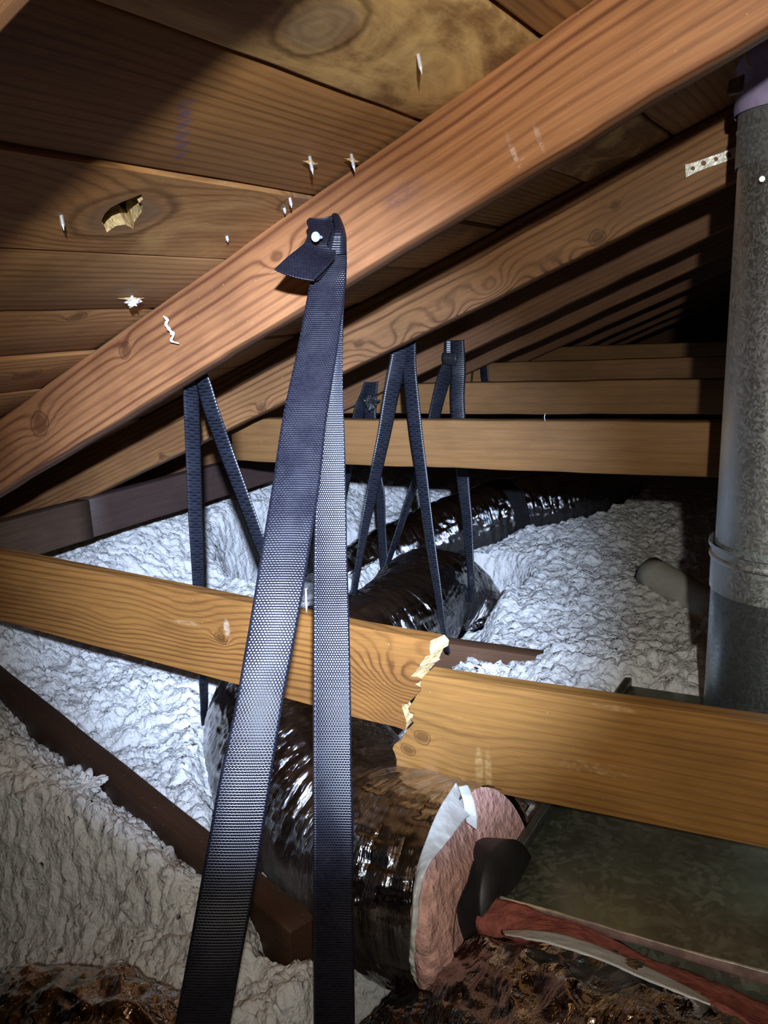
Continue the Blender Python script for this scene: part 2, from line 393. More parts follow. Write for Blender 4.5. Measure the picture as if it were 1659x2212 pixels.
def rafter_k(sa, ya, sb, yb, kn, label, seed, light, dark, **kw):
    A = S(sa, ya, 0); Bp = S(sb, yb, 0); ex = Bp - A; ex /= np.linalg.norm(ex); ez = NV - ex * np.dot(NV, ex); ez /= np.linalg.norm(ez)
    mk = tuple((q[0], q[1], c[2], c[3], c[4], c[5]) for c in kw.pop('mks', ()) for q in knots_on(A, ex, ez, ya, [(c[0], c[1], 0, 0)]))
    mat = wood('rafter_wood_%d' % seed, light, dark, marks=mk, seed=seed * 2.1, knots=knots_on(A, ex, ez, ya, kn), **kw)
    return rafter(sa, ya, sb, yb, mat, label, seed=seed * 7.7)
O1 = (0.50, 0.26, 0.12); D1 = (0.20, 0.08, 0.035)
rafter_k(-1.6, 0.215, 1.4, 0.205, [], 'nearest rafter, only its lower edge showing in the top left corner', 1, O1, D1)
r1, A1, ex1, ez1 = rafter_k(-1.85, 0.885, 1.5, 0.62, [(85, 915, 0.016, 0.02), (268, 757, 0.009, 0.012), (600, 560, 0.010, 0.028, 0)],
    'reddish orange rafter in front with the wide black strap nailed to its face', 2, (0.35, 0.155, 0.062), (0.12, 0.038, 0.015), freq=75, amp=0.045, ring=0.95, mks=[(1108, 325, .003, .020, (.62, .55, .5), .3), (1165, 298, .003, .016, (.62, .55, .5), .3), (1120, 352, .010, .004, (.6, .5, .45), .2), (870, 420, .03, .012, (.10, .05, .06), .5), (700, 590, .02, .01, (.12, .05, .05), .4)], tilt=-0.012)
r2, A2, ex2, ez2 = rafter_k(-2.0, 1.20, 1.5, 1.40, [(1290, 512, 0.010, 0.02), (1325, 445, 0.006, 0.01), (775, 745, 0.007, 0.008), (565, 880, 0.008, 0.02), (350, 985, 0.007, -0.01), (960, 690, 0.02, 0.045, 0), (840, 750, 0.02, 0.04, 0), (1060, 620, .016, .04, 0), (1200,590,.016,.035,0)],
    'second rafter with swirling grain, the punched metal strip nailed to it', 3, (0.29, 0.14, 0.052), (0.09, 0.035, 0.013), freq=95, amp=0.05, ring=1.0)
lab = ['third rafter, behind the swirling grained one, lit as a thin strip', 'fourth rafter from the front, narrow lit strip behind the third',
       'fifth rafter from the front, dim strip deep in the row', 'sixth rafter from the front, very dim strip', 'seventh rafter from the front, barely lit far back',
       'eighth rafter, farthest one in the dark row']
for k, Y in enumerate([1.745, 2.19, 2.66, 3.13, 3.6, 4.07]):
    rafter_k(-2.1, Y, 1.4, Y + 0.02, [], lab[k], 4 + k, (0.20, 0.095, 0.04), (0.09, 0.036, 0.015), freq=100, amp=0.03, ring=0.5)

# ------------------------------------------------------------------ ties
def poly_local(pts, Y, O): 
    r = []
    for (px, py) in pts: p = PY(px, py, Y) - O; r.append((float(p[0]), float(p[2])))
    return r
YT = 0.80; TT = 0.019
def tie_piece(name, front, backoff, Y, T, knots, label, seed, light, dark, torn_from, mks=(), **kw):
    O = PY(front[0][0], front[0][1], Y)
    fr = poly_local(front, Y, O)
    bk = []
    for i, (px, py) in enumerate(front):
        dx, dy = backoff.get(i, (0, 0)); p = PY(px + dx, py + dy, Y) - O
        bk.append((float(p[0]), float(p[2])))
    me, k = slab_mesh(fr, bk, yb=T)
    kk = []
    for kq in knots: p = PY(kq[0], kq[1], Y) - O; kk.append((float(p[0]), float(p[2])) + tuple(kq[2:]))
    mk = []
    for c in mks: p = PY(c[0], c[1], Y) - O; mk.append((float(p[0]), float(p[2])) + tuple(c[2:]))
    mat = wood(name + '_wood_%d' % seed, light, dark, seed=seed, knots=kk, marks=mk, **kw)
    me.materials.append(mat); me.materials.append(m_pale)
    for q, p in enumerate(me.polygons):
        if q >= k and (q - k) in torn_from: p.material_index = 1
    o = bpy.data.objects.new(name, me); COL.objects.link(o); o.location = O
    tag(o, label, 'ceiling tie', 'broken tie in the foreground'); return o
left = [(-420, 1112), (-420, 1232), (0, 1340), (450, 1461), (780, 1553), (829, 1564), (852, 1569), (875, 1577), (878, 1560), (873, 1543), (868, 1529), (870, 1520), (880, 1520), (889, 1511), (899, 1501),
        (904, 1497), (910, 1491), (909, 1484), (897, 1478), (906, 1473), (911, 1466), (903, 1463), (894, 1462), (888, 1461), (897, 1450), (907, 1439), (908, 1434), (917, 1423), (919, 1418), (930, 1414), (928, 1400), (930, 1384), (780, 1355), (450, 1284), (0, 1193)]
bo = {7: (4, -8), 8: (6, -6), 9: (4, 0), 21: (8, -2), 22: (22, -6), 23: (30, -8), 24: (30, -6), 25: (28, -1), 26: (24, 2), 27: (22, -4), 28: (24, -6), 29: (22, -6), 30: (26, -4), 31: (14, 0)}
tie_piece('broken_tie_board', left, bo, YT, TT, [(895, 1478, 0.030, 0.075, 0), (865, 1555, 0.014, 0.03, 0), (475, 1380, 0.007, 0.02), (240, 1345, 0.02, 0.012, 0), (400, 1330, .03, .02, 0)],
          'left half of the snapped golden brown tie board, ending in pale splinters', 31, (0.26, 0.115, 0.028), (0.075, 0.026, 0.007), set(range(7, 31)), mks=[(490, 1356, .006, .014, (.5, .42, .32), .7), (400, 1345, .03, .004, (.45, .28, .14), .5), (1240, 1470, .01, .01, (.5, .4, .2), .3)], freq=120, amp=0.05, ring=0.8, rough=.5)
right = [(917, 1458), (911, 1467), (909, 1478), (910, 1492), (899, 1503), (894, 1513), (883, 1528), (886, 1539), (894, 1541), (893, 1549), (888, 1554), (894, 1562), (886, 1570), (873, 1585), (867, 1598), (852, 1608), (848, 1617),
         (853, 1628), (857, 1642), (856, 1664), (882, 1670), (941, 1684), (1008, 1700), (1340, 1766), (1659, 1832), (2100, 1925), (2100, 1622), (1659, 1562), (1340, 1516), (1080, 1478)]
bo2 = {0: (6, -4), 5: (-4, 0), 6: (-6, 0), 7: (-7, 0), 10: (-6, 2), 17: (-2, 0), 18: (-6, 0), 19: (-6, 0), 20: (0, 0)}
tie_piece('broken_tie_board', right, bo2, YT - 0.004, TT, [(907, 1592, 0.0075, 0.012), (880, 1619, 0.006, 0.012), (900, 1680, 0.008, 0.006), (1010, 1640, 0.03, 0.02, 0)],
          'right half of the snapped golden brown tie board, two round knots near its torn end', 37, (0.30, 0.145, 0.036), (0.11, 0.045, 0.012), set(range(0, 19)), mks=[(1035, 1660, .006, .03, (.55, .38, .16), .5), (1055, 1668, .005, .03, (.55, .38, .16), .4), (1330, 1530, .03, .004, (.6, .42, .2), .3), (1280, 1660, .05, .01, (.6, .45, .25), .15)], freq=110, amp=0.02, ring=0.6, rough=.5, blotch=.3)

def tie(Y, p_top, p_bot, xl, label, seed, T=0.036, light=(0.23, 0.115, 0.038), dark=(0.13, 0.058, 0.018), xr=0.6):
    zt = PY(*p_top, Y)[2]; zb = PY(*p_bot, Y)[2]
    mat = wood('tie_wood_%d' % seed, light, dark, seed=seed, freq=60, amp=0.02, ring=0.35, blotch=.35)
    o = link('ceiling_tie', box_mesh(xr - xl, zt - zb, T, nx=60, rough=0.0006, seed=seed), mat)
    o.location = (xl, Y, zb); tag(o, label, 'ceiling tie', 'level ties across the attic'); return o
tie(1.40, (1350, 911), (1350, 1025), -1.13, 'level orange tie board just above the bright insulation, closest unbroken one', 51)
tie(1.80, (1350, 822), (1350, 895), -1.2, 'second level tie board, just above and behind the closest unbroken one', 52)
tie(2.25, (1350, 776), (1350, 830), -1.3, 'third level tie board, dim behind the second', 53)
tie(2.72, (1350, 745), (1350, 780), -1.3, 'fourth level tie board, nearly black at the back', 54)

# purlin along the eave
m_pur1 = wood('purlin_wood_a', (0.09, 0.055, 0.036), (0.05, 0.03, 0.02), seed=61, ring=.3, freq=60, amp=.02)
m_pur2 = wood('purlin_wood_b', (0.07, 0.042, 0.036), (0.04, 0.025, 0.02), seed=66, ring=.25, freq=60, amp=.02)
p1 = link('purlin_board', box_mesh(0.75, 0.078, 0.036, nx=20), m_pur1); frame(p1, (-1.337, 0.45, 0.508), (0, 1, 0), (0, 0, 1))
tag(p1, 'near length of brown board under the rafter feet, left of the butt joint', 'purlin', 'boards under the rafter feet')
p2 = link('purlin_board', box_mesh(3.9, 0.078, 0.036, nx=60), m_pur2); frame(p2, (-1.345, 1.202, 0.507), (0, 1, 0), (0, 0, 1))
tag(p2, 'far length of purplish brown board under the rafter feet, right of the butt joint', 'purlin', 'boards under the rafter feet')

# joists poking out of the insulation
m_j = wood('joist_wood', (0.055, 0.026, 0.014), (0.035, 0.016, 0.009), seed=71, ring=.3)
a = PZ(-160, 1352, 0.335); b_ = PZ(628, 2036, 0.335); ex = b_ - a; L = np.linalg.norm(ex); ex /= L
dj = link('joist', box_mesh(L, 0.068, 0.032, nx=40, rough=.0004), m_j); frame(dj, a - np.array([0, 0, 0.058]), ex, (0, 0, 1))
tag(dj, 'dark brown joist running diagonally out of the insulation at lower left', 'joist', 'joists half buried in insulation')
m_j2 = wood('joist_wood_far', (0.12, 0.06, 0.03), (0.07, 0.03, 0.015), seed=73, ring=.4)
fj = link('joist', box_mesh(1.6, 0.085, 0.034, nx=40), m_j2); fj.location = (-0.95, 1.32, 0.253)
tag(fj, 'brown joist half buried in white insulation just behind the snapped tie', 'joist', 'joists half buried in insulation')

# ------------------------------------------------------------------ duct centre lines (the insulation is packed round them)
def duct_path(pts, radii, n):
    pth = catmull([PY(*p) for p in pts], n); return pth, np.interp(np.linspace(0, 1, n), np.linspace(0, 1, len(radii)), radii)
PA = duct_path([(1055, 1935, .72), (985, 1925, .725), (900, 1895, .745), (830, 1855, .79), (748, 1785, .85), (668, 1685, .93), (640, 1585, 1.01), (668, 1490, 1.12), (755, 1425, 1.25), (835, 1380, 1.38), (882, 1335, 1.50), (912, 1290, 1.64), (955, 1283, 1.78), (1000, 1310, 1.86), (1022, 1360, 1.84), (1050, 1395, 1.78)],
    [.106, .108, .110, .113, .122, .134, .137, .126, .112, .106, .104, .102, .100, .096, .080, .052], 900)
PB = duct_path([(640, 1400, 1.75), (700, 1320, 1.88), (800, 1243, 2.0), (905, 1185, 2.12), (1010, 1135, 2.25), (1110, 1105, 2.4), (1200, 1085, 2.55), (1275, 1068, 2.75), (1330, 1064, 2.9)],
    [.105, .105, .104, .102, .100, .098, .095, .092, .088], 600)
PC = duct_path([(880, 2400, .64), (990, 2325, .62), (1110, 2275, .60), (1250, 2325, .57), (1400, 2420, .545), (1560, 2530, .52), (1720, 2640, .5)],
    [.080, .088, .090, .090, .090, .090, .090], 420)
PDl = duct_path([(-330, 2310, .50), (-120, 2300, .47), (60, 2308, .45), (200, 2330, .43), (300, 2390, .41), (345, 2500, .385), (350, 2620, .36)],
    [.082, .084, .084, .082, .078, .07, .06], 360)

# ------------------------------------------------------------------ insulation
def ground(X, Y):
    z = 0.315 + 0.02 * pn(X * 2.2, Y * 2.2, 0.3) + 0.012 * pn(X * 5, Y * 5, 4.3)
    z = z + 0.13 * ss(-1.28, -1.52, X) + 0.06 * ss(-1.5, -2.0, X)
    z = z + 0.045 * ss(-0.52, -0.40, X) * np.exp(-((Y - 1.34) / 0.14) ** 2)
    z = z + 0.006 * np.exp(-((Y - 1.30) / 0.05) ** 2)
    # near mound on camera side of the diagonal joist
    nx_, ny_ = -ex[1], ex[0]
    dd = (X - a[0]) * nx_ + (Y - a[1]) * ny_          # >0 : far side
    near = ss(0.0, -0.06, dd)
    z = z + near * 0.042
    far = ss(-0.01, 0.06, dd) * ss(1.15, 0.8, Y) * ss(-1.3, -1.0, X)
    z = z - far * 0.035
    z = z - 0.05 * ss(-0.5, -0.3, X) * ss(1.2, 1.0, Y)
    for (pth, rr), kz, wd in ((PA, .8, 1.9), (PB, .7, 1.9), (PC, .4, 1.9), (PDl, -.6, 2.2)):
        st = max(1, len(pth) // 40)
        for q, r_ in zip(pth[::st], rr[::st]):
            front_ = pth is PA[0] and q[1] < 1.15
            d = np.sqrt((X - q[0]) ** 2 + (Y - q[1]) ** 2); tgt = q[2] - (.35 if front_ else kz) * r_
            wgt = 1 - ss(r_ * 0.75, r_ * (1.25 if front_ else wd), d)
            z = z + np.minimum(0, tgt - z) * wgt
    for (qx, qy, hh, rr_) in ((632, 2120, .345, .032), (575, 2125, .325, .03), (680, 2110, .33, .03)):
        q = PZ(qx, qy, hh - .01); wg = np.exp(-((X - q[0]) ** 2 + (Y - q[1]) ** 2) / rr_ ** 2); z = z + np.maximum(0, hh - z) * np.minimum(1, wg * 1.3)
    return z
def fluffy(X, Y, z):
    wx = X + 0.012 * pn(X * 22, Y * 22, z * 22 + 7.7); wy = Y + 0.012 * pn(X * 22, Y * 22, z * 22 + 3.1)
    b0 = np.abs(pn(X * 13, Y * 13, z * 13 + 1.9)); b1 = np.abs(pn(wx * 30, wy * 30, z * 30 + 1.1)); b2 = np.abs(pn(wx * 66, wy * 66, z * 66 + 5.1)); b3 = np.abs(pn(X * 140, Y * 140, z * 140 + 2.2))
    return z + 0.016 * (b0 - .25) + 0.015 * (b1 - .25) + 0.010 * (b2 - .25) + 0.005 * (b3 - .2) + 0.010 * pn(X * 7, Y * 7, 9.9)
nx_g, ny_g = 900, 1150
u = np.linspace(0, 1, ny_g); gy = 0.12 + 5.05 * (0.35 * u + 0.65 * u ** 3)
GY = gy[None, :] * np.ones((nx_g, 1)); v_ = np.linspace(0, 1, nx_g)[:, None]
GX = (-np.minimum(1.35 * GY + 0.55, 2.4)) * (1 - v_) + v_ * 0.55
GZ = fluffy(GX, GY, ground(GX, GY))
hs = 0.012 * np.abs(pn(GX * 34, GY * 34, GZ * 34 + 8.8)) + 0.007 * np.abs(pn(GX * 75, GY * 75, GZ * 75 + 6.6)) - .004
dzx = np.gradient(GZ, axis=0) / np.maximum(np.gradient(GX, axis=0), 1e-6); dzy = np.gradient(GZ, axis=1) / np.maximum(np.gradient(GY, axis=1), 1e-6)
sl = np.minimum(1.0, np.sqrt(dzx ** 2 + dzy ** 2)) / np.sqrt(dzx ** 2 + dzy ** 2 + 1e-6)
P = np.stack([GX - dzx * sl * hs, GY - dzy * sl * hs, GZ], -1)
ins = link('blown_insulation', grid_mesh(P), m_fluff)
tag(ins, 'loose white blown insulation covering the attic floor', 'insulation', kind='stuff')

def tuft(p, r, label, seed, flat_=0.6):
    bm = bmesh.new(); bmesh.ops.create_icosphere(bm, subdivisions=5, radius=1)
    co = np.array([v.co[:] for v in bm.verts]); n = 1 + 0.9 * pn(co[:, 0] * 1.7 + seed, co[:, 1] * 1.7, co[:, 2] * 1.7) + 0.5 * pn(co[:, 0] * 4 + seed, co[:, 1] * 4, co[:, 2] * 4) + .25 * pn(co[:, 0] * 9 + seed, co[:, 1] * 9, co[:, 2] * 9)
    co = co * np.clip(n, .25, 3)[:, None] * r * np.array([1, 1, flat_])
    for v, c in zip(bm.verts, co): v.co = c
    me = bpy.data.meshes.new('mesh'); bm.to_mesh(me); bm.free(); me.polygons.foreach_set('use_smooth', [True] * len(me.polygons))
    o = link('insulation_tuft', me, m_fluff); o.location = p; tag(o, label, 'insulation', 'stray insulation tufts'); return o
tuft(PZ(183, 1695, 0.352), 0.017, 'spiky white insulation tuft caught on the diagonal dark joist', 1.0)
tuft(PY(378, 1030, 1.50) + np.array([0, 0, 0]), 0.014, 'flat white insulation flake lying on top of the board under the rafter feet', 5.0, .35)
tuft(PZ(1062, 1448, 0.345), 0.016, 'white insulation tuft heaped against the brown joist behind the snapped tie', 9.0)

# half buried grey pipe
def tube_mesh(path, radii, seg=48, nlen=None, disp=None, seed=0, caps=True, tw=None):
    """path (n,3); returns grid with UV metres"""
    P0 = np.asarray(path, float); n = len(P0)
    T = np.gradient(P0, axis=0); T /= np.linalg.norm(T, axis=1)[:, None]
    up = np.array([0, 0, 1.0]); N = np.zeros_like(P0)
    v = up - T[0] * np.dot(up, T[0]); v /= np.linalg.norm(v); N[0] = v
    for i in range(1, n):
        v = N[i - 1] - T[i] * np.dot(N[i - 1], T[i]); N[i] = v / np.linalg.norm(v)
    Bn = np.cross(T, N)
    s = np.concatenate([[0], np.cumsum(np.linalg.norm(np.diff(P0, axis=0), axis=1))])
    th = np.linspace(0, 2 * np.pi, seg + 1)
    Rr = np.asarray(radii, float)[:, None] * np.ones((1, seg + 1))
    SS, TT_ = np.meshgrid(s, th, indexing='ij')
    if disp is not None: Rr = Rr + disp(SS, TT_, Rr)
    G = P0[:, None, :] + Rr[..., None] * (np.cos(TT_)[..., None] * N[:, None, :] + np.sin(TT_)[..., None] * Bn[:, None, :])
    G[:, -1] = G[:, 0]
    uv = np.stack([SS, TT_ * np.mean(radii)], -1)
    return grid_mesh(G, uvs=uv), G
def smooth_path(pts, n):
    return catmull([PY(*p[:2], p[2]) if len(p) >= 3 else p for p in pts], n)
gp = np.array([PZ(1405, 1238, 0.34), PZ(1560, 1330, 0.31)])
pth = np.linspace(gp[0], gp[1], 8)
me, G = tube_mesh(pth, [0.036] * 8, seg=40)
bm = bmesh.new(); bm.from_mesh(me); bmesh.ops.remove_doubles(bm, verts=bm.verts, dist=1e-5); bmesh.ops.holes_fill(bm, edges=[e for e in bm.edges if e.is_boundary]); bm.to_mesh(me); bm.free()
gpo = link('round_pipe', me, flat('grey_plastic', (0.42, 0.42, 0.36), 0.7, var=.08)); tag(gpo, 'smooth grey pipe end half buried in insulation left of the flue', 'pipe')

# ------------------------------------------------------------------ ducts
def duct_disp(seed, coil=0.0022, wr=0.0028, pitch=0.03, streak=1.0, fold=0.0):
    def f(s, th, r):
        cx_, sx_ = np.cos(th), np.sin(th)
        helix = np.abs(np.sin((s / pitch) * np.pi + th / 2)) ** 0.7
        w1 = pn(cx_ * 3 + s * 9 * streak, sx_ * 3 + s * 3, s * 45 + seed)
        w2 = pn(cx_ * 7, sx_ * 7 + seed, s * 85 + 4 * th / 6.28 * 0)
        w3 = pn(cx_ * 1.2, sx_ * 1.2, s * 12 + seed * 3)
        lobe = pn(cx_ * 16, sx_ * 16, s * 14 + seed)
        fo = 0
        if fold:
            a_ = pn(cx_ * 1.6 + 5 + s * 5, sx_ * 1.6, s * 13 + seed); b_ = pn(cx_ * 3 + a_, sx_ * 3, s * 38 + seed + 5); c_ = pn(cx_ * 5, sx_ * 5, s * 90 + cx_ * 3)
            fo = fold * (-np.abs(a_) * 1.6 - np.abs(b_) * .8 - np.abs(c_) * .4 + .6)
        return fo + coil * (helix - .6) + wr * w1 + wr * .55 * w2 + wr * 1.5 * w3 + wr * .35 * lobe
    return f
def duct(name, pr_, label, cat, seed, mat=m_foil, seg=200, **kw):
    pth, rr = pr_
    me, G = tube_mesh(pth, rr, seg=seg, disp=duct_disp(seed, **kw))
    r = thing(name, pth.mean(0), label, cat)
    link('foil_jacket', me, mat, r)
    return r, pth, rr
dA, pthA, rrA = duct('flexible_duct', PA, 'long silver duct from the metal box, running under the snapped tie and looping right', 'duct', 3, seg=240)
dB, pthB, rrB = duct('flexible_duct', PB, 'dark silver duct lying behind, climbing to the right beneath the level tie', 'duct', 8, seg=180)
# black tape band round duct B
ib = int(np.argmin([abs((lambda v: CX + v[0] / v[2] * F)(M3.T @ (p - CAM)) - 1078) for p in pthB]))
me, _ = tube_mesh(pthB[ib - 12:ib + 12], rrB[ib - 12:ib + 12] + 0.006, seg=96)
tb = link('tape_band', me, m_black, dB); tb['label'] = 'black band round the duct'

# inner insulation and torn jacket at the box end of duct A
def arc_band(c, axis, up, r0, r1, w0, w1, a0, a1, n=60, k=14, seed=0, rough=0.004, thick=0.0):
    """curved strip wrapped round an axis: width along the axis between w0(a) and w1(a)"""
    axis = axis / np.linalg.norm(axis); up = up - axis * np.dot(up, axis); up /= np.linalg.norm(up); sd = np.cross(axis, up)
    A_ = np.linspace(a0, a1, n); G = np.zeros((n, k, 3))
    for i, aa in enumerate(A_):
        for j in range(k):
            t = j / (k - 1); ww = w0(aa) * (1 - t) + w1(aa) * t
            r = r0 * (1 - t) + r1 * t
            G[i, j] = c + axis * ww + (up * math.cos(aa) + sd * math.sin(aa)) * r
    nrm = pn(G[..., 0] * 40 + seed, G[..., 1] * 40, G[..., 2] * 40)[..., None] * rough
    G += nrm * np.array([1, -1, 1.0])
    return G
cE = pthA[0]; axE = pthA[0] - pthA[14]; axE /= np.linalg.norm(axE)
def strip_px(rowsL, rowsR, Ys, k=10, n=60, seed=0, rough=0.003, sc=45, bulge=0.0):
    """surface between two outlines, given as photo points with their own depth"""
    Lp = catmull([PY(x, y, Yv) for (x, y), Yv in zip(rowsL, Ys[0])], n); Rp = catmull([PY(x, y, Yv) for (x, y), Yv in zip(rowsR, Ys[1])], n)
    t = np.linspace(0, 1, k)[None, :, None]
    G = Lp[:, None] * (1 - t) + Rp[:, None] * t
    G = G + np.array([0.1, -1, 0.25]) * (bulge * np.sin(t * np.pi))
    n_ = pn(G[..., 0] * sc + seed, G[..., 1] * sc, G[..., 2] * sc) + .5 * pn(G[..., 0] * sc * 2.5 + seed, G[..., 1] * sc * 2.5, G[..., 2] * sc * 2.5)
    return G + n_[..., None] * rough * np.array([.3, -1, .3])
def solid(o, th):
    md = o.modifiers.new('solid', 'SOLIDIFY'); md.thickness = th; md.offset = 0; return o
# pink fibreglass roll showing between jacket and box
G = strip_px([(985, 1742), (950, 1800), (918, 1862), (902, 1925), (900, 2000), (905, 2080), (925, 2150), (920, 2205)], [(1030, 1780), (1020, 1840), (1002, 1895), (978, 1950), (968, 2020), (970, 2080), (960, 2135), (930, 2215)],
             ([.72, .66, .62, .60, .595, .60, .62, .64], [.76, .72, .67, .64, .62, .62, .63, .65]), k=26, n=140, seed=3, rough=0.004, bulge=0.016)
pk = solid(link('pink_insulation', grid_mesh(G), m_pink, dA), 0.012); pk['label'] = 'pink fibreglass layer exposed at the torn end'
G = strip_px([(985, 1690), (950, 1745), (922, 1810), (903, 1870), (893, 1935), (888, 2010), (885, 2070), (893, 2110), (920, 2140)], [(1030, 1755), (1005, 1770), (965, 1820), (925, 1872), (906, 1935), (903, 2010), (906, 2070), (912, 2105), (930, 2150)],
             ([.735, .68, .635, .61, .59, .585, .59, .60, .62], [.735, .695, .645, .605, .59, .585, .59, .60, .62]), k=14, n=120, seed=9, rough=0.0035, sc=60, bulge=0.004)
wf = solid(link('torn_liner', grid_mesh(G), m_white, dA), 0.0012); wf['label'] = 'white plastic liner curling off the torn jacket end'
G = strip_px([(990, 1700), (1000, 1730), (1005, 1755), (1008, 1775)], [(1010, 1695), (1022, 1725), (1030, 1760), (1030, 1792)], ([.725, .715, .712, .71], [.735, .72, .715, .71]), k=8, n=30, seed=4, rough=.002)
wf2 = solid(link('torn_liner', grid_mesh(G), m_white, dA), 0.0012)
# inner core sleeve meeting the box
core = np.linspace(cE - axE * 0.02, cE + axE * 0.035, 14); cr = [0.055] * 12 + [0.03, 0.001]
capP = np.linspace(cE - axE * 0.004, cE - axE * 0.002, 6); me, _ = tube_mesh(capP, [0.104, .10, .09, .08, .07, .05], seg=60); cp = link('pink_insulation', me, m_pink, dA); cp['label'] = 'fibreglass ring inside the torn end'
me, _ = tube_mesh(core, cr, seg=60); ic = link('inner_core', me, m_black, dA); ic['label'] = 'black inner sleeve of the duct'

# ------------------------------------------------------------------ sheet metal box
ZB = 0.35; c0 = PZ(1042, 1930, ZB); c1 = PZ(1155, 1738, ZB); YB1 = 1.235
X0, Y0b = c0[0] + 0.004, c0[1]
pl = thing('plenum_box', (0.1, 0.9, 0.2), 'large galvanised sheet metal box at lower right under the snapped tie', 'air handler box')
bx = link('metal_casing', box_mesh(0.95, YB1 - Y0b, 0.24, nx=4, rough=0.0, bev=0.003), m_galv)
frame(bx, (X0, YB1, ZB - 0.0), (1, 0, 0), (0, -1, 0)); 
# ey = ez x ex = (0,-1,0)x(1,0,0) = (0,0,1) -> thickness upward; shift down
bx.location = Vector((X0, YB1, ZB - 0.24)); put(bx, pl)
fg = link('corner_seam', box_mesh(YB1 - Y0b, 0.016, 0.010, nx=60, rough=0.0008, bev=0.002, seed=5), flat('dark_galvanised', (0.16, 0.16, 0.15), .4, metal=.8, bump=(.6, .003)))
frame(fg, (X0 + 0.012, Y0b, ZB - 0.004), (0, 1, 0), (0, 0, 1)); put(fg, pl)
G = strip_px([(1108, 1722), (1075, 1775), (1040, 1840), (1018, 1900), (1012, 1935)], [(1145, 1738), (1115, 1790), (1078, 1850), (1052, 1900), (1035, 1940)], ([.90, .84, .76, .71, .68], [.885, .83, .76, .705, .68]), k=12, n=60, seed=14, rough=.003, sc=70)
fw = solid(link('foil_wrap', grid_mesh(G), m_foilc, pl), 0.001)
edge = link('front_lip', box_mesh(0.95, 0.010, 0.003, nx=80, rough=0.0008, bev=0.0005), m_steel); edge.location = (X0, Y0b - 0.004, ZB - 0.006); put(edge, pl)
G = strip_px([(1295, 1490), (1350, 1492), (1420, 1500), (1520, 1520)], [(1300, 1500), (1350, 1506), (1420, 1516), (1520, 1536)], ([1.27, 1.265, 1.26, 1.26], [1.22, 1.22, 1.22, 1.22]), k=10, n=80, seed=2, rough=.004, sc=60)
ft = solid(link('foil_tape', grid_mesh(G), m_foilc, pl), 0.001)

# bottom right duct with torn liner
dC, pthC, rrC = duct('flexible_duct', PC, 'crumpled foil wrapped duct in the bottom right corner, in front of the metal box', 'duct', 21, mat=m_foilc, seg=200, coil=0.0008, wr=0.003, fold=0.009)
G = strip_px([(1040, 1945), (1110, 1955), (1180, 1985), (1260, 2010), (1340, 2050), (1450, 2100), (1560, 2140), (1690, 2195)], [(1040, 2010), (1110, 2022), (1180, 2030), (1260, 2055), (1340, 2085), (1450, 2130), (1560, 2190), (1690, 2260)],
             ([.69] * 8, [.665, .66, .65, .65, .645, .64, .63, .62]), k=20, n=180, seed=33, rough=.006, sc=35, bulge=.012)
rd = solid(link('pink_insulation', grid_mesh(G), m_red, dC), 0.01); rd['label'] = 'red fibreglass layer along the box edge'
G = strip_px([(1085, 2012), (1150, 2010), (1230, 2022), (1310, 2050), (1400, 2090), (1480, 2130), (1530, 2160)], [(1090, 2018), (1150, 2030), (1230, 2050), (1310, 2078), (1400, 2118), (1480, 2150), (1535, 2172)],
             ([.635, .63, .625, .62, .615, .61, .60], [.615, .60, .59, .585, .58, .575, .57]), k=10, n=120, seed=41, rough=.0015, sc=50)
wl = solid(link('torn_liner', grid_mesh(G), m_white, dC), 0.0012); wl['label'] = 'white plastic liner edge of the corner duct'

# bottom left duct
dD, _, _ = duct('flexible_duct', PDl, 'foil wrapped duct in the bottom left corner reflecting brown roof boards', 'duct', 29, mat=m_foilc, seg=180, coil=.0008, wr=.003, fold=.010)

# ------------------------------------------------------------------ straps
def ribbon(rows, name, mat, parent, n=200, k=9, u0=0.0, cup=0.0, ripple=0.0, seed=0, thick=0.0014, W=0.037):
    """rows: (left point, right point) in world space"""
    Lp = catmull([r[0] for r in rows], n); Rp = catmull([r[1] for r in rows], n)
    t = np.linspace(0, 1, k)[None, :, None]; G = Lp[:, None] * (1 - t) + Rp[:, None] * t
    C_ = (Lp + Rp) / 2; T = np.gradient(C_, axis=0); Wd = Rp - Lp; Nn = np.cross(T, Wd); Nn /= np.linalg.norm(Nn, axis=1)[:, None]
    s = np.concatenate([[0], np.cumsum(np.linalg.norm(np.diff(C_, axis=0), axis=1))]) + u0
    G = G + Nn[:, None] * (cup * (1 - (2 * t - 1) ** 2))
    if ripple: G = G + Nn[:, None] * (ripple * pn(s * 14 + seed, seed, 0.5))[:, None, None]
    uv = np.zeros((n, k, 2)); uv[..., 0] = s[:, None]; uv[..., 1] = np.linspace(0, W, k)[None]
    o = link(name, grid_mesh(G, uvs=uv), mat, parent); solid(o, thick); return o
fs = thing('webbing_strap', PY(700, 500, 0.77), 'wide black webbing strap nailed to the front rafter, hanging down the middle in two runs', 'strap')
def LR(y, l, r, zl, zr=None, dl=0, dr=0): return (PD(l, y + dl, zl), PD(r, y + dr, zr if zr else zl))
zf = 0.836
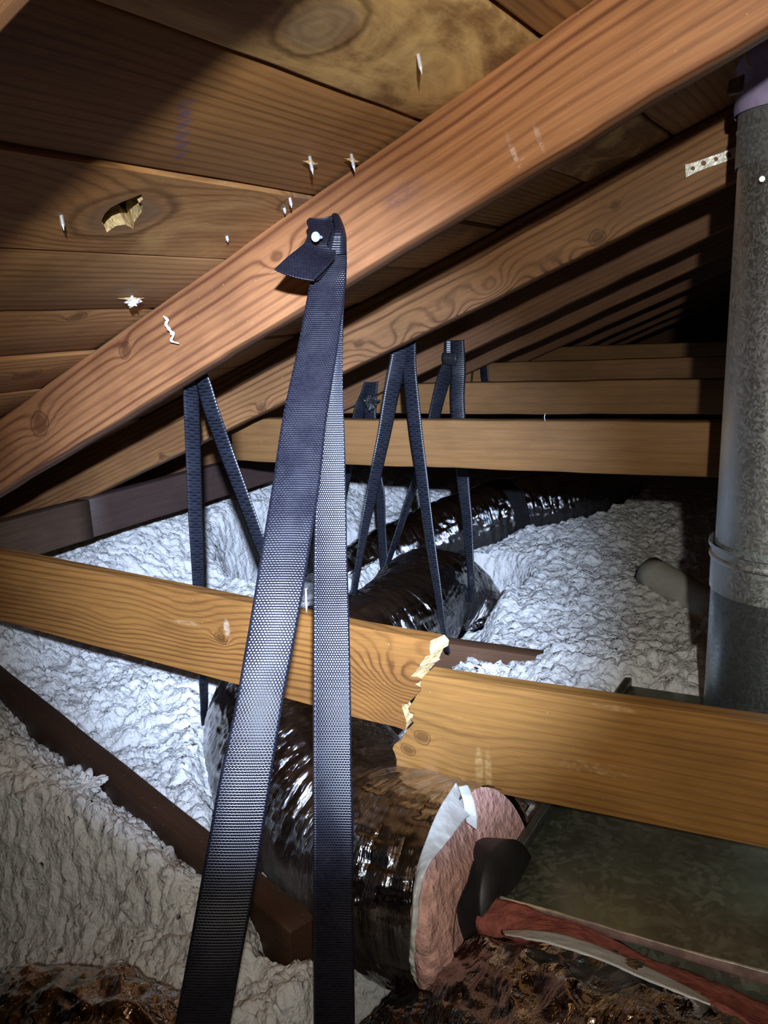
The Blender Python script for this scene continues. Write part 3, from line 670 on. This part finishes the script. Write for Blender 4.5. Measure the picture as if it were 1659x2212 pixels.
ribbon([LR(470, 703, 735, zf - .004), LR(492, 706, 742, zf - .007, zf - .005), LR(530, 700, 748, zf - .010, zf - .008, 4, 8), LR(580, 678, 749, zf - .012), LR(640, 664, 744, 0.815, 0.819), LR(760, 641, 728, 0.797, 0.801), LR(900, 611, 706, 0.772, 0.776), LR(1050, 588, 690, 0.744, 0.748), LR(1200, 563, 667, 0.716, 0.720), LR(1300, 547, 651, 0.700, 0.704), LR(1400, 530, 633, 0.688, 0.692), LR(1500, 513, 614, 0.678, 0.682), LR(1600, 492, 598, 0.669, 0.673), LR(1700, 471, 583, 0.663, 0.667), LR(1900, 435, 553, 0.654, 0.658), LR(2100, 399, 516, 0.648, 0.652), LR(2300, 362, 482, 0.645, 0.649)],
       'front_run', m_web, fs, n=900, k=17, cup=0.0015, ripple=0.002, seed=3)
ribbon([LR(600, 730, 748, .832), LR(680, 728, 742, .824), LR(760, 722, 740, 0.820, 0.822), LR(850, 710, 741, 0.817, 0.820), LR(950, 692, 745, 0.812, 0.816), LR(1050, 683, 747, 0.806, 0.811), LR(1200, 678, 750, 0.792, 0.798), LR(1400, 677, 756, 0.762, 0.768), LR(1550, 677, 759, 0.745, 0.751), LR(1700, 677, 761, 0.735, 0.743), LR(1850, 677, 763, 0.729, 0.739), LR(2000, 678, 764, 0.726, 0.736), LR(2150, 678, 766, 0.724, 0.734), LR(2300, 679, 767, 0.722, 0.732)],
       'rear_run', m_web, fs, n=900, k=17, cup=-0.001, ripple=0.0018, seed=8)
ribbon([LR(463, 668, 725, zf - .010, zf - .010, 8, 0), LR(476, 663, 718, zf - .012, zf - .010, 2, 0), LR(498, 667, 716, zf - .016, zf - .014), LR(520, 660, 720, zf - .022, zf - .018), LR(536, 650, 725, zf - .026, zf - .02, -4, 14), LR(560, 620, 713, zf - .038, zf - .03, -4, 10), LR(590, 592, 677, zf - .05, zf - .04, -8, 17)],
       'folded_tail', m_web, fs, n=160, k=17, cup=-0.003, seed=5)
ribbon([LR(548, 716, 728, zf - .016), LR(570, 700, 722, zf - .02, zf - .016, 8, -4), LR(600, 676, 690, zf - .03, zf - .025, 10, 4)], 'fold_edge', m_web, fs, n=40, k=7)
ribbon([LR(468, 718, 735, zf - .010, zf - .012, -4, 4), LR(490, 722, 742, zf - .016), LR(512, 712, 747, zf - .02, zf - .018), LR(548, 700, 748, zf - .014, zf - .013, 0, 0)], 'fold_top', m_web, fs, n=60, k=9, cup=.004)
def nail_mesh(L=0.02, r=0.0012, head=0.0):
    prof = [(0.0001, 0), (r * .5, L * .18), (r, L * .3), (r, L)]
    if head: prof += [(r, L), (head, L), (head, L + .0009), (0.0001, L + .0009)]
    seg = 12; V = []; 
    for (rr, z) in prof:
        for j in range(seg): a_ = 2 * math.pi * j / seg; V.append((rr * math.cos(a_), rr * math.sin(a_), -z))
    Fc = []
    for i in range(len(prof) - 1):
        for j in range(seg): Fc.append((i * seg + j, i * seg + (j + 1) % seg, (i + 1) * seg + (j + 1) % seg, (i + 1) * seg + j))
    return mesh_from(V, Fc, smooth=False)
nh = link('nail_head', nail_mesh(0.012, 0.0015, 0.0045), m_nail); nh.location = PD(698, 512, zf - .019); nh.rotation_euler = (math.radians(90), 0, 0)
bpy.context.view_layer.update()
nh.matrix_world = Matrix.Translation(PD(698, 513, zf - .030)) @ Matrix.Rotation(math.radians(-90), 4, 'X'); put(nh, fs)

def loop(label, branches, mat, tape=None, W=0.034):
    r = thing('webbing_strap', PY(*branches[0][0][:3]), label, 'strap', 'black strap loops holding up the ducts')
    for bi, br in enumerate(branches):
        rows = []
        for (x, y, Y, wpx) in br:
            c = PY(x, y, Y); depth = (M3.T @ (c - CAM))[2]; wr = wpx * depth / F
            dd = math.sqrt(max(0.0, W * W - wr * wr)) * 0.6 * (1 if bi == 0 else -1)
            rt = M3 @ np.array([1, 0, 0]); fw_ = M3 @ np.array([0, 0, 1])
            v = rt * wr / 2 + fw_ * dd / 2
            rows.append((c - v, c + v))
        ribbon(rows, 'strap_run', mat, r, n=160, k=7, cup=0.0012, ripple=.0012, seed=bi + len(label), W=W)
    return r
loop('slim black strap loop hanging from the left part of the front rafter',
     [[(416, 790, .872, 22), (413, 840, .875, 26), (415, 900, .88, 27), (419, 1000, .89, 26), (424, 1150, .90, 24), (430, 1265, .915, 20), (437, 1400, .94, 14), (440, 1500, .97, 10), (443, 1570, 1.0, 8), (460, 1650, 1.04, 8)],
      [(425, 785, .872, 26), (440, 830, .875, 36), (458, 890, .88, 38), (482, 960, .89, 37), (510, 1035, .895, 35), (540, 1115, .90, 33), (565, 1180, .905, 32), (600, 1260, .94, 30), (650, 1370, 1.0, 28), (700, 1450, 1.05, 26)]], m_web2)
loop('black strap loop under the second rafter, its two runs astride the looping duct',
     [[(866, 735, 1.37, 40), (862, 770, 1.36, 38), (848, 837, 1.35, 34), (831, 929, 1.34, 29), (817, 998, 1.33, 26), (803, 1066, 1.33, 24), (788, 1138, 1.32, 18), (770, 1246, 1.31, 13), (757, 1330, 1.30, 10), (750, 1380, 1.3, 9)],
      [(883, 735, 1.375, 30), (885, 792, 1.365, 28), (891, 860, 1.355, 29), (898, 929, 1.345, 28), (907, 998, 1.335, 25), (919, 1089, 1.325, 22), (931, 1174, 1.315, 19), (946, 1282, 1.29, 15), (957, 1355, 1.27, 11), (968, 1410, 1.25, 8)]], m_web2)
lc = loop('black strap loop under the third rafter with a dark fold at its top',
     [[(978, 735, 1.73, 36), (975, 780, 1.73, 36), (960, 815, 1.735, 32), (942, 883, 1.74, 27), (928, 952, 1.74, 26), (907, 1015, 1.74, 22), (889, 1065, 1.74, 18), (852, 1174, 1.72, 14), (832, 1235, 1.7, 10)],
      [(988, 735, 1.72, 28), (990, 800, 1.72, 32), (988, 860, 1.72, 30), (992, 929, 1.715, 30), (998, 998, 1.705, 28), (1003, 1066, 1.70, 24), (1010, 1130, 1.69, 20), (1013, 1190, 1.67, 17), (1017, 1240, 1.66, 13), (1016, 1300, 1.665, 8)]], m_web2)
kn_ = strip_px([(956, 762), (955, 774), (958, 786)], [(986, 762), (986, 776), (985, 790)], ([1.71, 1.705, 1.71], [1.71, 1.705, 1.71]), k=8, n=14, rough=.001)
solid(link('strap_fold', grid_mesh(kn_), m_black, lc), .002)
ld = loop('knotted black strap loop left of the others, partly behind the wide strap',
     [[(800, 825, 1.73, 26), (790, 850, 1.73, 22), (778, 880, 1.73, 24), (767, 929, 1.73, 23), (758, 975, 1.735, 22), (746, 1043, 1.74, 18), (735, 1110, 1.75, 15), (725, 1190, 1.76, 12), (715, 1280, 1.76, 10)],
      [(806, 825, 1.735, 24), (800, 870, 1.735, 27), (801, 929, 1.735, 26), (807, 998, 1.735, 24), (821, 1065, 1.735, 20), (824, 1138, 1.735, 18), (829, 1210, 1.73, 18), (834, 1250, 1.72, 14)]], m_web2)
kb = tuft(PY(802, 866, 1.715), 0.012, 'x', 3.0, 1.0); kb.name = 'strap_knot'; kb.data.materials.clear(); kb.data.materials.append(m_black)
for kk_ in ('label', 'category', 'group'): del kb[kk_]
put(kb, ld)
loop('thin far strap loop under the fourth rafter, in front of the second level tie',
     [[(1022, 790, 2.24, 5), (1018, 830, 2.24, 5), (1013, 890, 2.22, 4), (1008, 960, 2.2, 4)], [(1045, 780, 2.24, 16), (1048, 820, 2.235, 15), (1056, 860, 2.23, 11), (1065, 910, 2.22, 8), (1070, 960, 2.2, 7)]], m_web2)

# ------------------------------------------------------------------ flue pipe
pr = 0.085
axr = np.array([1.0, 0.14, 0]); axr /= np.linalg.norm(axr)
def pa(x, y): return PY(x, y, 1.16) + axr * pr
Pa, Pb = pa(1592, 380), pa(1524, 1500)
axd = (Pa - Pb) / np.linalg.norm(Pa - Pb)
def on_axis(py):     # axis point whose image row (of the left edge) is py
    best = min(np.linspace(-0.6, 1.2, 600), key=lambda q: abs((lambda v: CY + v[1] / v[2] * F)(M3.T @ (Pb + axd * q - axr * pr - CAM)) - py)); return Pb + axd * best
pp = thing('flue_pipe', Pb, 'upright galvanised metal flue pipe at the right edge', 'flue pipe')
def pipe_sec(name, y0, y1, profile, mat=m_pipe):
    a_, b__ = on_axis(y0), on_axis(y1); n = 60
    pts = np.linspace(a_, b__, n); rr = np.array([profile(i / (n - 1)) for i in range(n)])
    me, _ = tube_mesh(pts, rr, seg=96); return link(name, me, mat, pp)
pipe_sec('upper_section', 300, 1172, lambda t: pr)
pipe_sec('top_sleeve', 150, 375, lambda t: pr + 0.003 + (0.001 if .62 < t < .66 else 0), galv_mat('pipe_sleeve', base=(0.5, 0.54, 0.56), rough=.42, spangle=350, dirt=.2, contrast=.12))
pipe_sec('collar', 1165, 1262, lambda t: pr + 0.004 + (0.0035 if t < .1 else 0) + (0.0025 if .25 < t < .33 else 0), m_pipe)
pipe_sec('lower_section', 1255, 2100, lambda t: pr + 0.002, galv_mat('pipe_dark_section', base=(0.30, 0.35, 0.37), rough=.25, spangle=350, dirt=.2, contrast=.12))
pipe_sec('lavender_band', 128, 262, lambda t: pr + 0.006 + .002 * math.sin(t * 9), flat('lavender_surface', (0.36, 0.31, 0.52), .45, var=.2, scale=25))  # slightly wider band, coloured lavender, round the top of the pipe
G = strip_px([(1575, 175), (1572, 200), (1578, 208)], [(1608, 160), (1606, 190), (1604, 200)], ([1.12, 1.11, 1.11], [1.1, 1.09, 1.09]), k=8, n=16, rough=.001)
tab = solid(link('metal_tab', grid_mesh(G), flat('dull_tab', (.2, .2, .2), .4, metal=.8), pp), .001)
G = strip_px([(1604, 112), (1612, 140), (1614, 145)], [(1610, 110), (1622, 142), (1624, 148)], ([1.0, 1.0, 1.0], [1.0, 1.0, 1.0]), k=4, n=10, rough=.0003)
solid(link('wire_tie', grid_mesh(G), m_web_white, pp), .001)
for (x, y) in ((1648, 388), (1578, 1222), (1581, 1250)):
    sc_ = link('screw', nail_mesh(0.006, .0018, .003), m_steel); sc_.matrix_world = Matrix.Translation(PY(x, y, 1.16 - .072 if x > 1600 else 1.118)) @ Matrix.Rotation(math.radians(-90), 4, 'X'); put(sc_, pp)

# perforated hanger on rafter 2
Yh = 1.325
ey2 = np.cross(ez2, ex2)
def on_r2(x, y, off=0.002):
    d = ray(x, y); q = np.dot(A2 - ey2 * off - CAM, ey2) / np.dot(d, ey2); p = CAM + d * q - A2; return (float(np.dot(p, ex2)), float(np.dot(p, ez2)))
outl = [on_r2(*p) for p in [(1480, 356), (1500, 351), (1530, 340), (1560, 330), (1590, 317), (1640, 300), (1642, 322), (1596, 338), (1560, 352), (1530, 362), (1505, 372), (1482, 384)]]
hl = []
for (hx, hy, hr) in ((1497, 364, 4.5), (1520, 353, 5.5), (1547, 344, 4.5), (1574, 335, 6.5)):
    hl.append([on_r2(hx + hr * math.cos(q), hy + hr * math.sin(q)) for q in np.linspace(0, 2 * math.pi, 20, endpoint=False)])
me, k = slab_mesh(outl, outl, hl, yf=-0.0035, yb=-0.002)
hg = link('perforated_hanger', me, m_steel); frame(hg, A2, ex2, ez2); tag(hg, 'bright punched metal strip nailed to the second rafter beside the flue pipe', 'metal strap')

# ------------------------------------------------------------------ nails through the boards
def splinter_mesh(seed, L=0.03):
    rs = np.random.RandomState(seed); V = []; Fc = []
    for k in range(2):
        sg = 1 if k else -1; b = len(V); l = L * (0.6 + .6 * rs.rand())
        V += [(0, -.002, 0), (0, .002, 0), (sg * l * .5, -.0012, -.003), (sg * l * .5, .0012, -.001), (sg * l, 0, -.0015), (0, 0, -.004)]
        Fc += [(b, b + 1, b + 3, b + 2), (b + 2, b + 3, b + 4), (b, b + 2, b + 5), (b + 1, b + 5, b + 3), (b + 5, b + 2, b + 3)]
    return mesh_from(V, Fc)
nails = [((903, 118), .016, 0, 'nail tip through the topmost bright roof board, upper centre'), ((670, 345), .014, 1, 'left nail tip of the splintered pair, on the grained board'),
         ((760, 340), .014, 1, 'right nail tip of the splintered pair, on the grained board'), ((132, 466), .012, 0, 'nail tip at far left on the board with the knot hole'),
         ((490, 511), .006, 0, 'small nail tip below the rough bark patch, left of the strap'), ((614, 450), .006, 0, 'small nail tip on the rough patch close to the front rafter'),
         ((626, 428), .010, 0, 'slanted pale nail tip above the rough patch by the front rafter'), ((622, 484), .008, 0, 'nail tip touching the front rafter above the strap knot'),
         ((490, 583), .007, 0, 'bright nail tip at the rafter edge, lower board'), ((285, 640), .010, 2, 'nail with a white blob and two long splinters at left')]
for (p, L, sp, lb) in nails:
    q = PN(p[0], p[1], RD)
    o = link('nail', nail_mesh(L * 1.2, .0016), m_nail); d = Vector((0.25, -0.15, -1)).normalized()
    # tip is the mesh origin; body runs along local -z, so aim local -z up into the roof
    o.matrix_world = Matrix.Translation(Vector(q) + d * L) @ (-d).to_track_quat('-Z', 'Y').to_matrix().to_4x4()
    tag(o, lb, 'nail', 'nail tips poking through the roof boards')
    if sp:
        s_ = link('splinter', splinter_mesh(int(p[0]), .028 if sp == 2 else .02), m_pale); s_.matrix_world = Matrix.Translation(Vector(q) + Vector((0, 0, -.0005))) @ Vector((0.1, 1, 0)).to_track_quat('X', 'Z').to_matrix().to_4x4(); put(s_, o)
    if sp == 2:
        bl_ = tuft(Vector(q) + Vector((0, 0, -.006)), .006, 'x', 2.0, .6); bl_.name = 'foam_blob'
        for kk_ in ('label', 'category', 'group'): del bl_[kk_]
        put(bl_, o)
# upright nail on the snapped tie
un = link('nail', nail_mesh(0.032, .0013, .0026), flat('rusty_nail', (.45, .38, .30), .6, metal=.3)); q = PY(662, 1322, .81)
un.matrix_world = Matrix.Translation(q + np.array([0, 0, -.004])) @ Matrix.Rotation(math.radians(176), 4, 'X'); tag(un, 'thin nail standing upright on the snapped tie between the two strap runs', 'nail')

# white foam drips at the left of the front rafter
def squiggle(pts, Y, r, label, name='foam_drip', mat=m_web_white, jag=.4):
    pth = catmull([PY(x, y, Y) for (x, y) in pts], 60); s = np.linspace(0, 1, 60)
    rr = r * (0.6 + jag * np.abs(pn(s * 9, 3.3, len(pts))) * 3) * np.sin(np.clip(s, .03, .97) * np.pi) ** .4
    me, _ = tube_mesh(pth, rr, seg=10); o = link(name, me, mat); tag(o, label, 'debris'); return o
squiggle([(353, 683), (362, 692), (358, 700), (366, 712), (374, 724), (370, 736), (386, 742)], .788, .0022, 'white dried foam drip on the left end of the front rafter')
squiggle([(1178, 893), (1176, 902), (1178, 910)], 1.395, .0008, 'pale cobweb thread bridging two level ties')
